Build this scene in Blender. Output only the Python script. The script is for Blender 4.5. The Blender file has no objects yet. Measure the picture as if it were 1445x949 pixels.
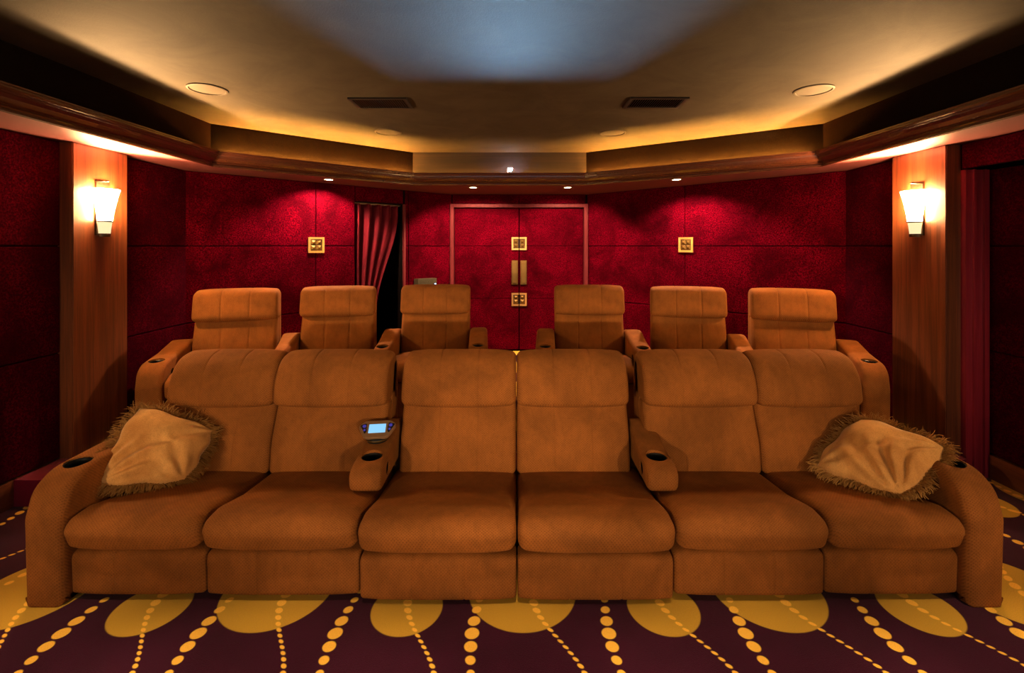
import bpy, bmesh, math, random
from mathutils import Vector, Matrix
random.seed(7)
R = math.radians
scene = bpy.context.scene
col = scene.collection
E = 1.62                                   # eye level above the front floor

# ------------------------------------------------------------------ camera, world, exposure
cam = bpy.data.cameras.new('camera'); camo = bpy.data.objects.new('camera', cam); col.objects.link(camo)
camo.location = (0, 0, E); camo.rotation_euler = (R(90), 0, 0)
cam.sensor_width = 36; cam.lens = 36*665/1445
cam.shift_x = -5.5/1445; cam.shift_y = -127.5/1445
cam.clip_start = .02
scene.camera = camo
world = bpy.data.worlds.new('world'); scene.world = world; world.use_nodes = True
world.node_tree.nodes['Background'].inputs[0].default_value = (1, .7, .5, 1)
world.node_tree.nodes['Background'].inputs[1].default_value = 0.0
vs = scene.view_settings
vs.view_transform = 'Standard'; vs.look = 'None'; vs.gamma = 1; vs.use_curve_mapping = False
vs.exposure = 0.0

WARM = (1, .56, .22); AMBER = (1, .41, .06)
P_SCONCE = 850      # point lamp in each sconce
E_SHADE = 330       # glowing glass of each sconce
P_SPOT = 250        # downlights on the rear walls
P_SEAT_FILL = 400        # added wall spotlights that brighten the seats
E_FRONT = 220      # glass of the brighter sconces near the front
P_FLOOR_FILL = 250      # added ceiling cans that brighten the carpet
P_PROJ = 30000      # projector beam
E_ROPE = 850
E_SCREEN = .6

# ------------------------------------------------------------------ material helpers
def new_mat(name):
    m = bpy.data.materials.new(name); m.use_nodes = True
    nt = m.node_tree
    return m, nt, nt.nodes['Principled BSDF']
def N(nt, t, **kw):
    n = nt.nodes.new(t)
    for k, v in kw.items(): setattr(n, k, v)
    return n
def mixc(nt, fac, a, b, blend='MIX'):
    n = nt.nodes.new('ShaderNodeMix'); n.data_type = 'RGBA'; n.blend_type = blend
    for i, v in ((0, fac), (6, a), (7, b)):
        if hasattr(v, 'is_output'): nt.links.new(v, n.inputs[i])
        elif i == 0: n.inputs[0].default_value = v
        else: n.inputs[i].default_value = (*v, 1)
    return n.outputs[2]
def ramp(nt, src, p0, p1):
    n = N(nt, 'ShaderNodeMapRange'); n.interpolation_type = 'SMOOTHSTEP'
    n.inputs[1].default_value = p0; n.inputs[2].default_value = p1
    nt.links.new(src, n.inputs[0]); return n.outputs[0]
def noise(nt, vec, scale, detail=3, rough=.55, dist=0):
    n = N(nt, 'ShaderNodeTexNoise'); n.inputs['Scale'].default_value = scale
    n.inputs['Detail'].default_value = detail; n.inputs['Roughness'].default_value = rough
    n.inputs['Distortion'].default_value = dist
    nt.links.new(vec, n.inputs['Vector']); return n.outputs['Fac']
def mapping(nt, vec, scale=(1,1,1), rot=(0,0,0)):
    n = N(nt, 'ShaderNodeMapping'); n.inputs['Scale'].default_value = scale; n.inputs['Rotation'].default_value = rot
    nt.links.new(vec, n.inputs[0]); return n.outputs[0]
def math_n(nt, op, a, b=None, c=None):
    n = N(nt, 'ShaderNodeMath', operation=op)
    for i, v in enumerate((a, b, c)):
        if v is None: continue
        if hasattr(v, 'is_output'): nt.links.new(v, n.inputs[i])
        else: n.inputs[i].default_value = v
    return n.outputs[0]
def bump(nt, bsdf, h, strength, dist=.002):
    n = N(nt, 'ShaderNodeBump'); n.inputs['Strength'].default_value = strength; n.inputs['Distance'].default_value = dist
    nt.links.new(h, n.inputs['Height']); nt.links.new(n.outputs[0], bsdf.inputs['Normal'])
def geo_pos(nt): return N(nt, 'ShaderNodeNewGeometry').outputs['Position']
def obj_co(nt): return N(nt, 'ShaderNodeTexCoord').outputs['Object']

def plain(name, colr, rough=.5, metal=0, spec=.5, coat=0):
    m, nt, b = new_mat(name)
    b.inputs['Base Color'].default_value = (*colr, 1); b.inputs['Roughness'].default_value = rough
    b.inputs['Metallic'].default_value = metal; b.inputs['Specular IOR Level'].default_value = spec
    b.inputs['Coat Weight'].default_value = coat
    n = noise(nt, obj_co(nt), 60, 2)
    nt.links.new(mixc(nt, n, tuple(c*.85 for c in colr), tuple(min(1, c*1.12) for c in colr)), b.inputs['Base Color'])
    return m
def emit(name, colr, strength):
    m, nt, b = new_mat(name)
    b.inputs['Base Color'].default_value = (.02, .02, .02, 1)
    b.inputs['Emission Color'].default_value = (*colr, 1); b.inputs['Emission Strength'].default_value = strength
    return m

def velvet(name, dark, light, weave=True, sheen=.10, sheen_tint=(1, .42, .10)):
    m, nt, b = new_mat(name)
    co = obj_co(nt)
    big = ramp(nt, noise(nt, co, 3.2, 4, .55, .6), .28, .72)
    mid = noise(nt, mapping(nt, co, (30, 30, 12)), 1.0, 3, .6)
    c1 = mixc(nt, big, dark, light)
    c2 = mixc(nt, math_n(nt, 'MULTIPLY', ramp(nt, mid, .3, .75), .22), c1, tuple(c*.45 for c in dark))
    gr = noise(nt, co, 230, 3, .7)
    c2 = mixc(nt, math_n(nt, 'MULTIPLY', ramp(nt, gr, .42, .70), .38), c2, tuple(c*.40 for c in dark))
    hgt = noise(nt, co, 420, 2)
    if weave:
        wv = N(nt, 'ShaderNodeTexWave'); wv.wave_type = 'BANDS'; wv.bands_direction = 'DIAGONAL'
        wv.inputs['Scale'].default_value = 42; wv.inputs['Distortion'].default_value = 1.2; wv.inputs['Detail'].default_value = 1
        nt.links.new(co, wv.inputs['Vector'])
        wv2 = N(nt, 'ShaderNodeTexWave'); wv2.wave_type = 'BANDS'; wv2.bands_direction = 'DIAGONAL'
        wv2.inputs['Scale'].default_value = 42; wv2.inputs['Distortion'].default_value = 1.2
        nt.links.new(mapping(nt, co, (-1, 1, 1)), wv2.inputs['Vector'])
        w = math_n(nt, 'MULTIPLY', wv.outputs['Fac'], wv2.outputs['Fac'])
        c2 = mixc(nt, math_n(nt, 'MULTIPLY', w, .5), c2, tuple(c*.35 for c in dark))
        hgt = math_n(nt, 'ADD', math_n(nt, 'MULTIPLY', w, -1.0), math_n(nt, 'MULTIPLY', hgt, .6))
    nt.links.new(c2, b.inputs['Base Color'])
    b.inputs['Roughness'].default_value = .85; b.inputs['Specular IOR Level'].default_value = .12
    b.inputs['Sheen Weight'].default_value = sheen; b.inputs['Sheen Roughness'].default_value = .35
    b.inputs['Sheen Tint'].default_value = (*sheen_tint, 1)
    bump(nt, b, hgt, .35, .002)
    return m

def wall_fabric(name, dark, light):
    m, nt, b = new_mat(name)
    p = geo_pos(nt)
    f = noise(nt, p, 90, 4, .75)
    g = noise(nt, p, 2.6, 4, .65, .5)
    t = math_n(nt, 'MULTIPLY', ramp(nt, f, .38, .66), ramp(nt, g, .2, .75))
    nt.links.new(mixc(nt, t, dark, light), b.inputs['Base Color'])
    b.inputs['Roughness'].default_value = .6; b.inputs['Specular IOR Level'].default_value = 0
    b.inputs['Sheen Weight'].default_value = .02; b.inputs['Sheen Tint'].default_value = (1, .04, .12, 1)
    bump(nt, b, f, .4, .004)
    return m

def wood(name, dark, light, axis='Z', rough=.4, coat=.2, scale=1.0):
    m, nt, b = new_mat(name)
    p = geo_pos(nt)
    sc = {'Z': (26, 26, .9), 'X': (.9, 26, 26), 'Y': (26, .9, 26)}[axis]
    v = mapping(nt, p, tuple(s*scale for s in sc))
    g = noise(nt, v, 1.0, 5, .6, .4)
    fine = noise(nt, mapping(nt, p, tuple(s*6*scale for s in sc)), 1.0, 3, .7)
    c = mixc(nt, ramp(nt, g, .32, .68), dark, light)
    c = mixc(nt, math_n(nt, 'MULTIPLY', ramp(nt, fine, .45, .75), .5), c, tuple(x*.55 for x in dark))
    nt.links.new(c, b.inputs['Base Color'])
    b.inputs['Roughness'].default_value = rough; b.inputs['Coat Weight'].default_value = coat
    b.inputs['Coat Roughness'].default_value = .2
    bump(nt, b, fine, .12, .001)
    return m

def carpet(name, pattern=True, c0=(.024, .0022, .010), c1=(.050, .004, .020)):
    m, nt, b = new_mat(name)
    p = geo_pos(nt)
    sep = N(nt, 'ShaderNodeSeparateXYZ'); nt.links.new(p, sep.inputs[0]); X, Y = sep.outputs[0], sep.outputs[1]
    M = lambda op, a, c=None, d=None: math_n(nt, op, a, c, d)
    n1 = noise(nt, p, 260, 2, .7); n2 = noise(nt, p, 5, 3)
    base = mixc(nt, ramp(nt, n1, .3, .7), c0, c1)
    base = mixc(nt, M('MULTIPLY', ramp(nt, n2, .35, .75), .45), base, tuple(c*.8 for c in c0))
    if pattern:
        PX = .573
        def dots(x0, amp, ph, lam, d0, k, zc, P, rr, pw):
            # a string of beads running away from the seats, spacing and bead size swell and shrink
            ang = M('MULTIPLY', M('SUBTRACT', Y, zc), 2*math.pi/P)
            cs = M('COSINE', ang); sn = M('SINE', ang)
            cnt = M('DIVIDE', M('ADD', M('SUBTRACT', Y, zc), M('MULTIPLY', sn, -k*P/(2*math.pi))), d0)
            d = M('DIVIDE', d0, M('SUBTRACT', 1.0, M('MULTIPLY', cs, k)))
            fr = M('SUBTRACT', M('FRACT', M('ADD', cnt, .5)), .5)
            dy = M('MULTIPLY', fr, d)
            wob = M('MULTIPLY', M('SINE', M('ADD', M('MULTIPLY', Y, 2*math.pi/lam), ph)), amp)
            xx = M('DIVIDE', M('SUBTRACT', M('SUBTRACT', X, x0), wob), PX)
            dx = M('MULTIPLY', M('SUBTRACT', M('FRACT', M('ADD', xx, .5)), .5), PX)
            r2 = M('ADD', M('MULTIPLY', dx, dx), M('MULTIPLY', dy, dy))
            rad = M('MINIMUM', M('MULTIPLY', M('POWER', M('DIVIDE', d, d0), pw), rr), .031)
            return ramp(nt, M('SUBTRACT', M('SQRT', r2), rad), .003, -.003)
        A = dots(-.150, -.034, math.pi/2 - 2*math.pi/1.2*1.955, 1.2, .060, .12, 1.973, .5, .0205, 3.0)
        B = dots(-.395, .10, math.pi - 2*math.pi/.95*1.94, .95, .037, -.34, 1.905, .62, .0140, 1.35)
        def blobs(x0, y0, px, py, r, yst=1.0):
            fx = M('MULTIPLY', M('SUBTRACT', M('FRACT', M('ADD', M('DIVIDE', M('SUBTRACT', X, x0), px), .5)), .5), px)
            fy = M('MULTIPLY', M('SUBTRACT', M('FRACT', M('ADD', M('DIVIDE', M('SUBTRACT', Y, y0), py), .5)), .5), py*yst)
            return ramp(nt, M('SUBTRACT', M('SQRT', M('ADD', M('MULTIPLY', fx, fx), M('MULTIPLY', fy, fy))), r), .004, -.004)
        b1 = blobs(-.487, 2.112, 1.146, .86, .157)
        b2 = blobs(.03, 2.225, 1.146, .86, .25)
        bl = M('MAXIMUM', b1, b2)
        oli = mixc(nt, ramp(nt, n1, .3, .7), (.44, .26, .024), (.58, .345, .034))
        gold = mixc(nt, ramp(nt, n1, .3, .7), (.80, .44, .045), (.98, .58, .07))
        base = mixc(nt, bl, base, oli)
        base = mixc(nt, M('MAXIMUM', A, B), base, gold)
    nt.links.new(base, b.inputs['Base Color'])
    b.inputs['Roughness'].default_value = .95; b.inputs['Specular IOR Level'].default_value = 0
    b.inputs['Sheen Weight'].default_value = .1
    bump(nt, b, n1, .6, .006)
    return m

M_ = {}
M_['sofa'] = velvet('brown_velvet', (.20, .069, .0135), (.33, .112, .0215))
M_['sofa_back'] = M_['sofa']
M_['pillow'] = velvet('champagne_velvet', (.48, .215, .055), (.80, .43, .13), weave=False, sheen=.6, sheen_tint=(1, .8, .5))
M_['fringe'] = velvet('fringe_thread', (.18, .082, .018), (.46, .23, .06), weave=False, sheen=.2)
M_['wall'] = wall_fabric('crimson_fabric', (.016, .0003, .0016), (.120, .0006, .0085))
M_['wall_side'] = wall_fabric('burgundy_fabric', (.016, .0008, .003), (.07, .0015, .007))
M_['curtain'] = velvet('burgundy_velvet', (.05, .0012, .005), (.10, .0025, .009), weave=False, sheen=.15, sheen_tint=(1, .15, .2))
M_['wood'] = wood('reddish_wood', (.080, .021, .008), (.175, .048, .014))
M_['molding'] = plain('mahogany', (.055, .015, .008), .24, spec=.6, coat=.5)
M_['casing'] = wood('painted_casing', (.075, .010, .013), (.11, .015, .018), rough=.55, coat=0)
M_['casing'].node_tree.nodes['Principled BSDF'].inputs['Specular IOR Level'].default_value = .08
M_['jamb'] = wood('sconce_lit_jamb', (.20, .012, .026), (.28, .018, .036), rough=.35, coat=.2)  # casing tone lightened for the jamb, sconce light put into the colour
M_['baseboard'] = wood('baseboard_wood', (.11, .030, .010), (.20, .058, .018), axis='Y', rough=.4)
M_['carpet'] = carpet('patterned_carpet'); M_['carpet_plain'] = carpet('red_carpet', False, (.10, .002, .012), (.19, .004, .024))
M_['black'] = plain('black_plastic', (.008, .008, .008), .35)
M_['void'] = plain('dark_backing', (.004, .003, .003), .95, spec=0)
M_['metal_dark'] = plain('bronze_metal', (.06, .035, .02), .4, .8)
M_['brass'] = plain('brass', (.58, .33, .10), .35, .75)
M_['brass_old'] = plain('aged_brass', (.14, .082, .018), .45, .7)
M_['grille'] = plain('painted_grille', (.075, .054, .032), .7)
M_['vent'] = plain('black_vent', (.012, .011, .010), .5)
M_['cream'] = emit('cream_glass', (1, .80, .42), 1.1)
M_['shade'] = emit('glowing_glass', (1, .58, .23), E_SHADE)
M_['shade_front'] = emit('bright_glass', (1, .57, .22), E_FRONT)
M_['lamp'] = emit('lamp_face', (1, .85, .6), 30)
M_['proj'] = emit('projector_light', (.45, .75, 1), 14)
M_['rope'] = emit('amber_rope', AMBER, E_ROPE)
M_['rope_dim'] = emit('amber_rope_dim', AMBER, E_ROPE*.08)
M_['screen'] = emit('screen_light', (.45, .70, 1), E_SCREEN)
M_['lcd'] = emit('lcd', (.28, .66, 1), 1.0)
M_['blue'] = emit('blue_buttons', (.10, .08, .75), .35)
M_['led'] = emit('led', (.2, .45, 1), 8)
M_['device'] = plain('olive_metal', (.035, .03, .014), .5, .1)
M_['remote'] = plain('silver_brown_plastic', (.34, .20, .10), .35, .5)
M_['glassdark'] = plain('lens_black', (.01, .01, .012), .15)
def ceiling_mat():
    m, nt, b = new_mat('plaster')
    p = geo_pos(nt)
    n = noise(nt, p, 2.2, 5, .65, .8); f = noise(nt, p, 120, 3)
    nt.links.new(mixc(nt, ramp(nt, n, .3, .7), (.043, .033, .022), (.060, .047, .032)), b.inputs['Base Color'])
    b.inputs['Roughness'].default_value = .8; b.inputs['Specular IOR Level'].default_value = .15
    bump(nt, b, f, .25, .003)
    return m
M_['ceiling'] = ceiling_mat()
M_['fascia'] = wall_fabric('brown_fabric', (.0045, .0032, .0022), (.010, .0072, .0045))
M_['fascia_c'] = wood('dark_panel', (.010, .004, .0025), (.018, .007, .004), axis='X', rough=.85, coat=0)
M_['soffit'] = plain('soffit_paint', (.15, .038, .038), .7, spec=.15)

# ------------------------------------------------------------------ object helpers
def mesh_obj(name, verts, faces, mat, parent=None, smooth=False):
    me = bpy.data.meshes.new(name); me.from_pydata([tuple(v) for v in verts], [], faces); me.update()
    bm = bmesh.new(); bm.from_mesh(me)
    bmesh.ops.remove_doubles(bm, verts=bm.verts, dist=1e-6)
    bmesh.ops.recalc_face_normals(bm, faces=bm.faces); bm.to_mesh(me); bm.free()
    if smooth:
        for p in me.polygons: p.use_smooth = True
        me.set_sharp_from_angle(angle=R(smooth if smooth is not True else 50))
    me.materials.append(M_[mat])
    o = bpy.data.objects.new(name, me); col.objects.link(o)
    if parent: o.parent = parent
    return o
def empty(name, loc=(0, 0, 0), rz=0):
    o = bpy.data.objects.new(name, None); o.empty_display_size = .1; col.objects.link(o)
    o.location = loc; o.rotation_euler = (0, 0, rz); return o
def tag(o, label, cat, group=None):
    o['label'] = label; o['category'] = cat
    if group: o['group'] = group
    return o
def struct(o, label=None):
    o['kind'] = 'structure'
    if label: o['label'] = label
    return o
class MB:
    def __init__(s): s.v = []; s.f = []
    def add(s, v, f):
        n = len(s.v); s.v += [Vector(q) for q in v]; s.f += [tuple(i+n for i in q) for q in f]; return s
    def box(s, x0, x1, y0, y1, z0, z1):
        return s.add([(x0,y0,z0),(x1,y0,z0),(x1,y1,z0),(x0,y1,z0),(x0,y0,z1),(x1,y0,z1),(x1,y1,z1),(x0,y1,z1)],
              [(0,3,2,1),(4,5,6,7),(0,1,5,4),(1,2,6,5),(2,3,7,6),(3,0,4,7)])
    def lathe(s, prof, n=32, c=(0,0,0), axis='z', closed=False):
        c = Vector(c); vs = []; k = len(prof)
        for i in range(n):
            a = 2*math.pi*i/n
            for r, h in prof:
                q = {'z': (r*math.cos(a), r*math.sin(a), h), 'y': (r*math.cos(a), h, r*math.sin(a)), 'x': (h, r*math.cos(a), r*math.sin(a))}[axis]
                vs.append(c+Vector(q))
        fs = []
        for i in range(n):
            j = (i+1) % n
            for t in range(k if closed else k-1):
                u = (t+1) % k
                fs.append((i*k+t, j*k+t, j*k+u, i*k+u))
        return s.add(vs, fs)
    def build(s, name, mat, parent=None, smooth=False): return mesh_obj(name, s.v, s.f, mat, parent, smooth)
def disc_prof(r0, r1, h0, h1): return [(r0, h0), (r1, h0), (r1, h1), (r0, h1)]

def round_poly(pts, rad, n=6):
    """closed polygon with filleted corners"""
    out = []; m = len(pts)
    for i in range(m):
        p = Vector(pts[i]); a = Vector(pts[i-1]); b = Vector(pts[(i+1) % m]); r = rad[i] if hasattr(rad, '__len__') else rad
        da = (a-p); db = (b-p); la, lb = da.length, db.length; da.normalize(); db.normalize()
        ang = math.acos(max(-1, min(1, da.dot(db))))
        if r <= 1e-5 or ang > math.pi-.02: out.append(p); continue
        t = min(r/math.tan(ang/2), la*.49, lb*.49)
        s0 = p+da*t; s1 = p+db*t
        for k in range(n+1):
            u = k/n
            out.append(s0*(1-u)**2 + p*2*u*(1-u) + s1*u*u)
    return out
def resample(pts, step):
    out = []; m = len(pts)
    for i in range(m):
        a, b = pts[i], pts[(i+1) % m]; k = max(1, int((b-a).length/step))
        for j in range(k): out.append(a.lerp(b, j/k))
    return out
def prof_normals(pts):
    m = len(pts); area = sum(pts[i].x*pts[(i+1) % m].y-pts[(i+1) % m].x*pts[i].y for i in range(m))
    sg = 1 if area > 0 else -1; ns = []
    for i in range(m):
        d = (pts[(i+1) % m]-pts[i-1]); nrm = Vector((d.y, -d.x))*sg
        ns.append(nrm.normalized() if nrm.length > 1e-9 else Vector((0, 0)))
    return ns
def puffed(prof, x0, x1, r=.03, bulge=.012, seams=(), nx=12, seam_d=.0035, bulge_pow=4):
    """extrude a (y,z) profile along x with rolled ends, a soft crown and stitched seams"""
    pts = resample(prof, .03); ns = prof_normals(pts); m = len(pts); w = x1-x0
    st = []
    for k in range(6):
        th = k/5*math.pi/2; st.append((x0+r*(1-math.cos(th)), r*(1-math.sin(th))))
    xs = [x0+r+(w-2*r)*i/nx for i in range(1, nx)]
    for q in seams:
        xs = [x for x in xs if abs(x-(x0+w*q)) > .012]
        xs += [x0+w*q-.006, x0+w*q, x0+w*q+.006]
    xs.sort(); st += [(x, 0) for x in xs]
    for k in range(6):
        th = (5-k)/5*math.pi/2; st.append((x1-r*(1-math.cos(th)), r*(1-math.sin(th))))
    V = []; F = []
    for x, ins in st:
        u = (x-x0)/w*2-1; off = -ins + bulge*(1-abs(u)**bulge_pow)
        for q in seams:
            if abs(x-(x0+w*q)) < 1e-6: off -= seam_d
        for p, nn in zip(pts, ns): V.append((x, p.x+nn.x*off, p.y+nn.y*off))
    for i in range(len(st)-1):
        for j in range(m):
            k = (j+1) % m; F.append((i*m+j, i*m+k, (i+1)*m+k, (i+1)*m+j))
    F.append(tuple(range(m))); F.append(tuple((len(st)-1)*m+j for j in range(m)))
    return V, F
def cut(o, cutters):
    """real holes: subtract cutter objects, then drop them"""
    for c in cutters:
        md = o.modifiers.new('b', 'BOOLEAN'); md.object = c; md.operation = 'DIFFERENCE'; md.solver = 'EXACT'
    bpy.context.view_layer.update()
    dg = bpy.context.evaluated_depsgraph_get()
    me = bpy.data.meshes.new_from_object(o.evaluated_get(dg)); o.modifiers.clear(); old = o.data; o.data = me
    me.name = o.name
    for p in me.polygons: p.use_smooth = True
    me.set_sharp_from_angle(angle=R(40))
    me.materials.clear(); me.materials.append(old.materials[0])
    for c in cutters: bpy.data.objects.remove(c)
    return o
def copy_tree(o, parent=None):
    c = o.copy(); col.objects.link(c)
    if parent: c.parent = parent
    for ch in list(o.children): copy_tree(ch, c)
    return c

# ------------------------------------------------------------------ the room shell
ZS = E+.717            # underside of the soffit
ZC = E+1.09            # ceiling
ZG1, ZG2 = E, E-.733   # grooves between the wall panels
ZD = E+.535            # head of the doors
WX = 3.15; YF = -2.4
PL = (-WX, 4.475); PR = (WX, 4.475); DL = (-.90, 6.56); DR = (1.0, 6.56)
PLAT = .165

fl = mesh_obj('floor', [(-3.6, YF-.2, 0), (3.6, YF-.2, 0), (3.6, 7.6, 0), (-3.6, 7.6, 0), (-3.6, YF-.2, -.1), (3.6, YF-.2, -.1), (3.6, 7.6, -.1), (-3.6, 7.6, -.1)],
     [(0,1,2,3), (7,6,5,4), (0,4,5,1), (1,5,6,2), (2,6,7,3), (3,7,4,0)], 'carpet')
struct(fl, 'burgundy carpet with gold discs and strings of golden beads')
pl_out = [(-3.13, 2.93), (-2.35, 2.93), (-2.25, 3.08), (2.6, 3.08), (2.9, 3.16), (3.08, 3.22), (3.13, 3.45), (3.13, 4.46), (1.0, 6.54), (-.9, 6.54), (-3.13, 4.46)]
n = len(pl_out)
rs = mesh_obj('floor_platform', [(x, y, 0.001) for x, y in pl_out]+[(x, y, PLAT) for x, y in pl_out], [tuple(range(n)), tuple(range(n, 2*n))]+[(i, (i+1) % n, n+(i+1) % n, n+i) for i in range(n)], 'carpet_plain')
struct(rs, 'raised carpeted platform carrying the back row')
tp_out = [(-3.12, 3.0), (3.12, 3.0), (3.12, 4.46), (1.0, 6.53), (-.9, 6.53), (-3.12, 4.46)]; n = len(tp_out)
tp = mesh_obj('platform_top', [(x, max(y, 3.32), PLAT+.0002) for x, y in tp_out]+[(x, max(y, 3.32), PLAT+.003) for x, y in tp_out], [tuple(range(n)), tuple(range(n, 2*n))]+[(i, (i+1) % n, n+(i+1) % n, n+i) for i in range(n)], 'carpet', rs)

def wall_slab(name, A, B, z0, z1, t=.12, mat='void', parent=None):
    """backing wall from A to B (plan); the room lies on the left hand when walking from A to B"""
    A = Vector(A); B = Vector(B); d = (B-A).normalized(); nrm = Vector((-d.y, d.x))
    a0, a1, b0, b1 = A, A-nrm*t, B, B-nrm*t
    V = [(p.x, p.y, z) for z in (z0, z1) for p in (a0, b0, b1, a1)]
    return mesh_obj(name, V, [(0,1,2,3), (4,5,6,7), (0,1,5,4), (1,2,6,5), (2,3,7,6), (3,0,4,7)], mat, parent)
def panel(A, B, s0, s1, z0, z1, mat='wall', parent=None, d=.024, name='panel', gap=.004, bev=.007, off=0):
    A = Vector(A); B = Vector(B); t = (B-A).normalized(); nrm = Vector((-t.y, t.x)); L = (B-A).length
    u0 = s0+gap; u1 = s1-gap; w0 = z0+gap; w1 = z1-gap; V = []
    for dd, q in ((0, 0), (d-bev, 0), (d-bev*.3, bev*.3), (d, bev)):
        for u, z in ((u0+q, w0+q), (u1-q, w0+q), (u1-q, w1-q), (u0+q, w1-q)):
            p = A+t*u+nrm*(dd+off); V.append((p.x, p.y, z))
    F = [(3,2,1,0), (12,13,14,15)]
    for k in range(3):
        for i in range(4):
            j = (i+1) % 4; F.append((4*k+i, 4*k+j, 4*k+4+j, 4*k+4+i))
    return mesh_obj(name, V, F, mat, parent)
ROWS = [(.17, ZG2), (ZG2, ZG1), (ZG1, ZS)]

# left side wall (walk so that the room is on the left: from back to front)
wl = struct(wall_slab('wall_left', PL, (-WX, YF), 0, ZC), 'burgundy fabric-panelled side wall')
def side_s(y): return PL[1]-y
for (ya, yb) in ((PL[1], 3.69), (3.235, 1.4), (1.4, -.5), (-.5, YF)):
    for z0, z1 in ROWS: panel(PL, (-WX, YF), side_s(ya), side_s(yb), z0, z1, 'wall_side', wl)
wr = struct(wall_slab('wall_right', (WX, 3.33), PR, 0, ZC), 'dark burgundy fabric-panelled side wall')
for z0, z1 in ROWS: panel((WX, 3.33), PR, .48, PR[1]-3.33, z0, z1, 'wall_side', wr)
RX = 3.34
wrr = struct(wall_slab('wall_right_recess', (RX, YF), (RX, 3.33), 0, ZC), 'dark recessed side wall panelled in fabric')
for (a, b) in ((0, 1.9), (1.9, 3.8), (3.8, 3.33-YF)):
    for z0, z1 in ROWS[:2]+[(ZG1, ZD)]: panel((RX, YF), (RX, 3.33), a, b, z0, z1, 'wall_side', wrr)
hd = struct(wall_slab('wall_right_header', (WX, YF), (WX, 3.33), ZD, ZC, .17), 'fabric header above the recess')
for (a, b) in ((0, 1.9), (1.9, 3.8), (3.8, 3.31-YF)): panel((WX, YF), (WX, 3.33), a, b, ZD, ZS, 'wall_side', hd)
# rear diagonal walls and door wall
def wp(A, B, px):
    """distance along A-B of the point seen at image column px"""
    k = (px-728)/665; A = Vector(A); d = (Vector(B)-A).normalized()
    return (k*A.y-A.x)/(d.x-k*d.y)
LLd = (Vector(DL)-Vector(PL)).length; LRd = (Vector(PR)-Vector(DR)).length
# left diagonal: room-left orientation is from door to corner
sA = LLd-wp(PL, DL, 500); sB = LLd-wp(PL, DL, 568)     # curtain opening between sB and sA (from DL)
sm = LLd-wp(PL, DL, 444.5)
dvec = (Vector(PL)-Vector(DL)).normalized()
def along(s): q = Vector(DL)+dvec*s; return (q.x, q.y)
wbl = struct(wall_slab('wall_back_left', along(sA), PL, 0, ZC), 'crimson fabric-panelled diagonal wall beside the curtain')
for z0, z1 in ROWS:
    panel(DL, PL, sA, sm, z0, z1, 'wall', wbl); panel(DL, PL, sm, LLd, z0, z1, 'wall', wbl)
wbc = struct(wall_slab('wall_back_pier', DL, along(sB), 0, ZC), 'crimson fabric pier between curtain and doors')
for z0, z1 in ROWS: panel(DL, PL, .004, sB-.075, z0, z1, 'wall', wbc)
for z0, z1 in ROWS: panel(DL, PL, sB-.075, sB-.028, z0, z1, 'wall', wbc)
wbh = struct(wall_slab('wall_back_header', along(sB), along(sA), ZD-.01, ZC), 'fabric header above the curtain')
panel(DL, PL, sB, sA, ZD, ZS, 'wall', wbh)
wbr = struct(wall_slab('wall_back_right', PR, DR, 0, ZC), 'crimson fabric-panelled diagonal wall on the far side of the doors')
sm2 = wp(PR, DR, 967.5)
for z0, z1 in ROWS:
    panel(PR, DR, 0, sm2, z0, z1, 'wall', wbr); panel(PR, DR, sm2, LRd-.004, z0, z1, 'wall', wbr)
DX0, DX1, DM = -.86, .945, .045
wb = struct(wall_slab('wall_back', DR, DL, ZD+.005, ZC), 'crimson fabric panels above the double door')
for a, b in ((DR[0]-.97, DR[0]-DM), (DR[0]-DM, DR[0]+.885)): panel(DR, DL, a, b, ZD+.05, ZS, 'wall', wb)
# the dark space behind the curtain and behind the doors
nv = Vector((-dvec.y, dvec.x)); nv = nv if nv.y > 0 else -nv
a0 = Vector(along(sB-.05)); a1 = Vector(along(sA+.05))
vb = [a0+nv*.12, a0+nv*.75, a1+nv*.75, a1+nv*.12]
struct(mesh_obj('wall_closet', [(p.x, p.y, z) for z in (0, 2.4) for p in vb], [(0,1,5,4), (1,2,6,5), (2,3,7,6), (0,1,2,3), (4,5,6,7)], 'void'), 'dark closet behind the curtain')
struct(MB().box(-1.1, 1.25, 6.72, 6.78, 0, ZC).build('wall_behind_doors', 'void'))
struct(wall_slab('wall_front', (-WX, YF), (RX, YF), 0, ZC), 'front wall carrying the screen')
for i in range(4):
    for z0, z1 in ROWS: panel((-WX, YF), (RX, YF), i*1.62, (i+1)*1.62, z0, z1, 'wall_side', bpy.data.objects['wall_front'])

# ceiling with soffit and fascia
FP = [(-2.72, YF), (-2.72, 4.2), (-1.2, 5.49), (.82, 5.49), (2.74, 4.2), (2.74, YF)]      # fascia line
ce = struct(MB().box(-3.5, 3.5, YF-.1, 6.8, ZC, ZC+.1).build('ceiling', 'ceiling'), 'dark plaster ceiling washed with amber light')
def offs(path, d):
    out = []
    for i, p in enumerate(path):
        p = Vector(p); ns = []
        for a, b in ((i-1, i), (i, i+1)):
            if a < 0 or b >= len(path): continue
            t = (Vector(path[b])-Vector(path[a])).normalized(); ns.append(Vector((t.y, -t.x)))   # right hand = room centre
        if len(ns) == 1: out.append(p+ns[0]*d)
        else:
            h = (ns[0]+ns[1]).normalized(); out.append(p+h*(d/h.dot(ns[0])))
    return out
WP = [(-WX-.02, YF), (-WX-.02, 4.48), (-.9, 6.6), (1.02, 6.6), (WX+.02, 4.48), (WX+.02, YF)]
inn = offs(FP, .02)
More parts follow.
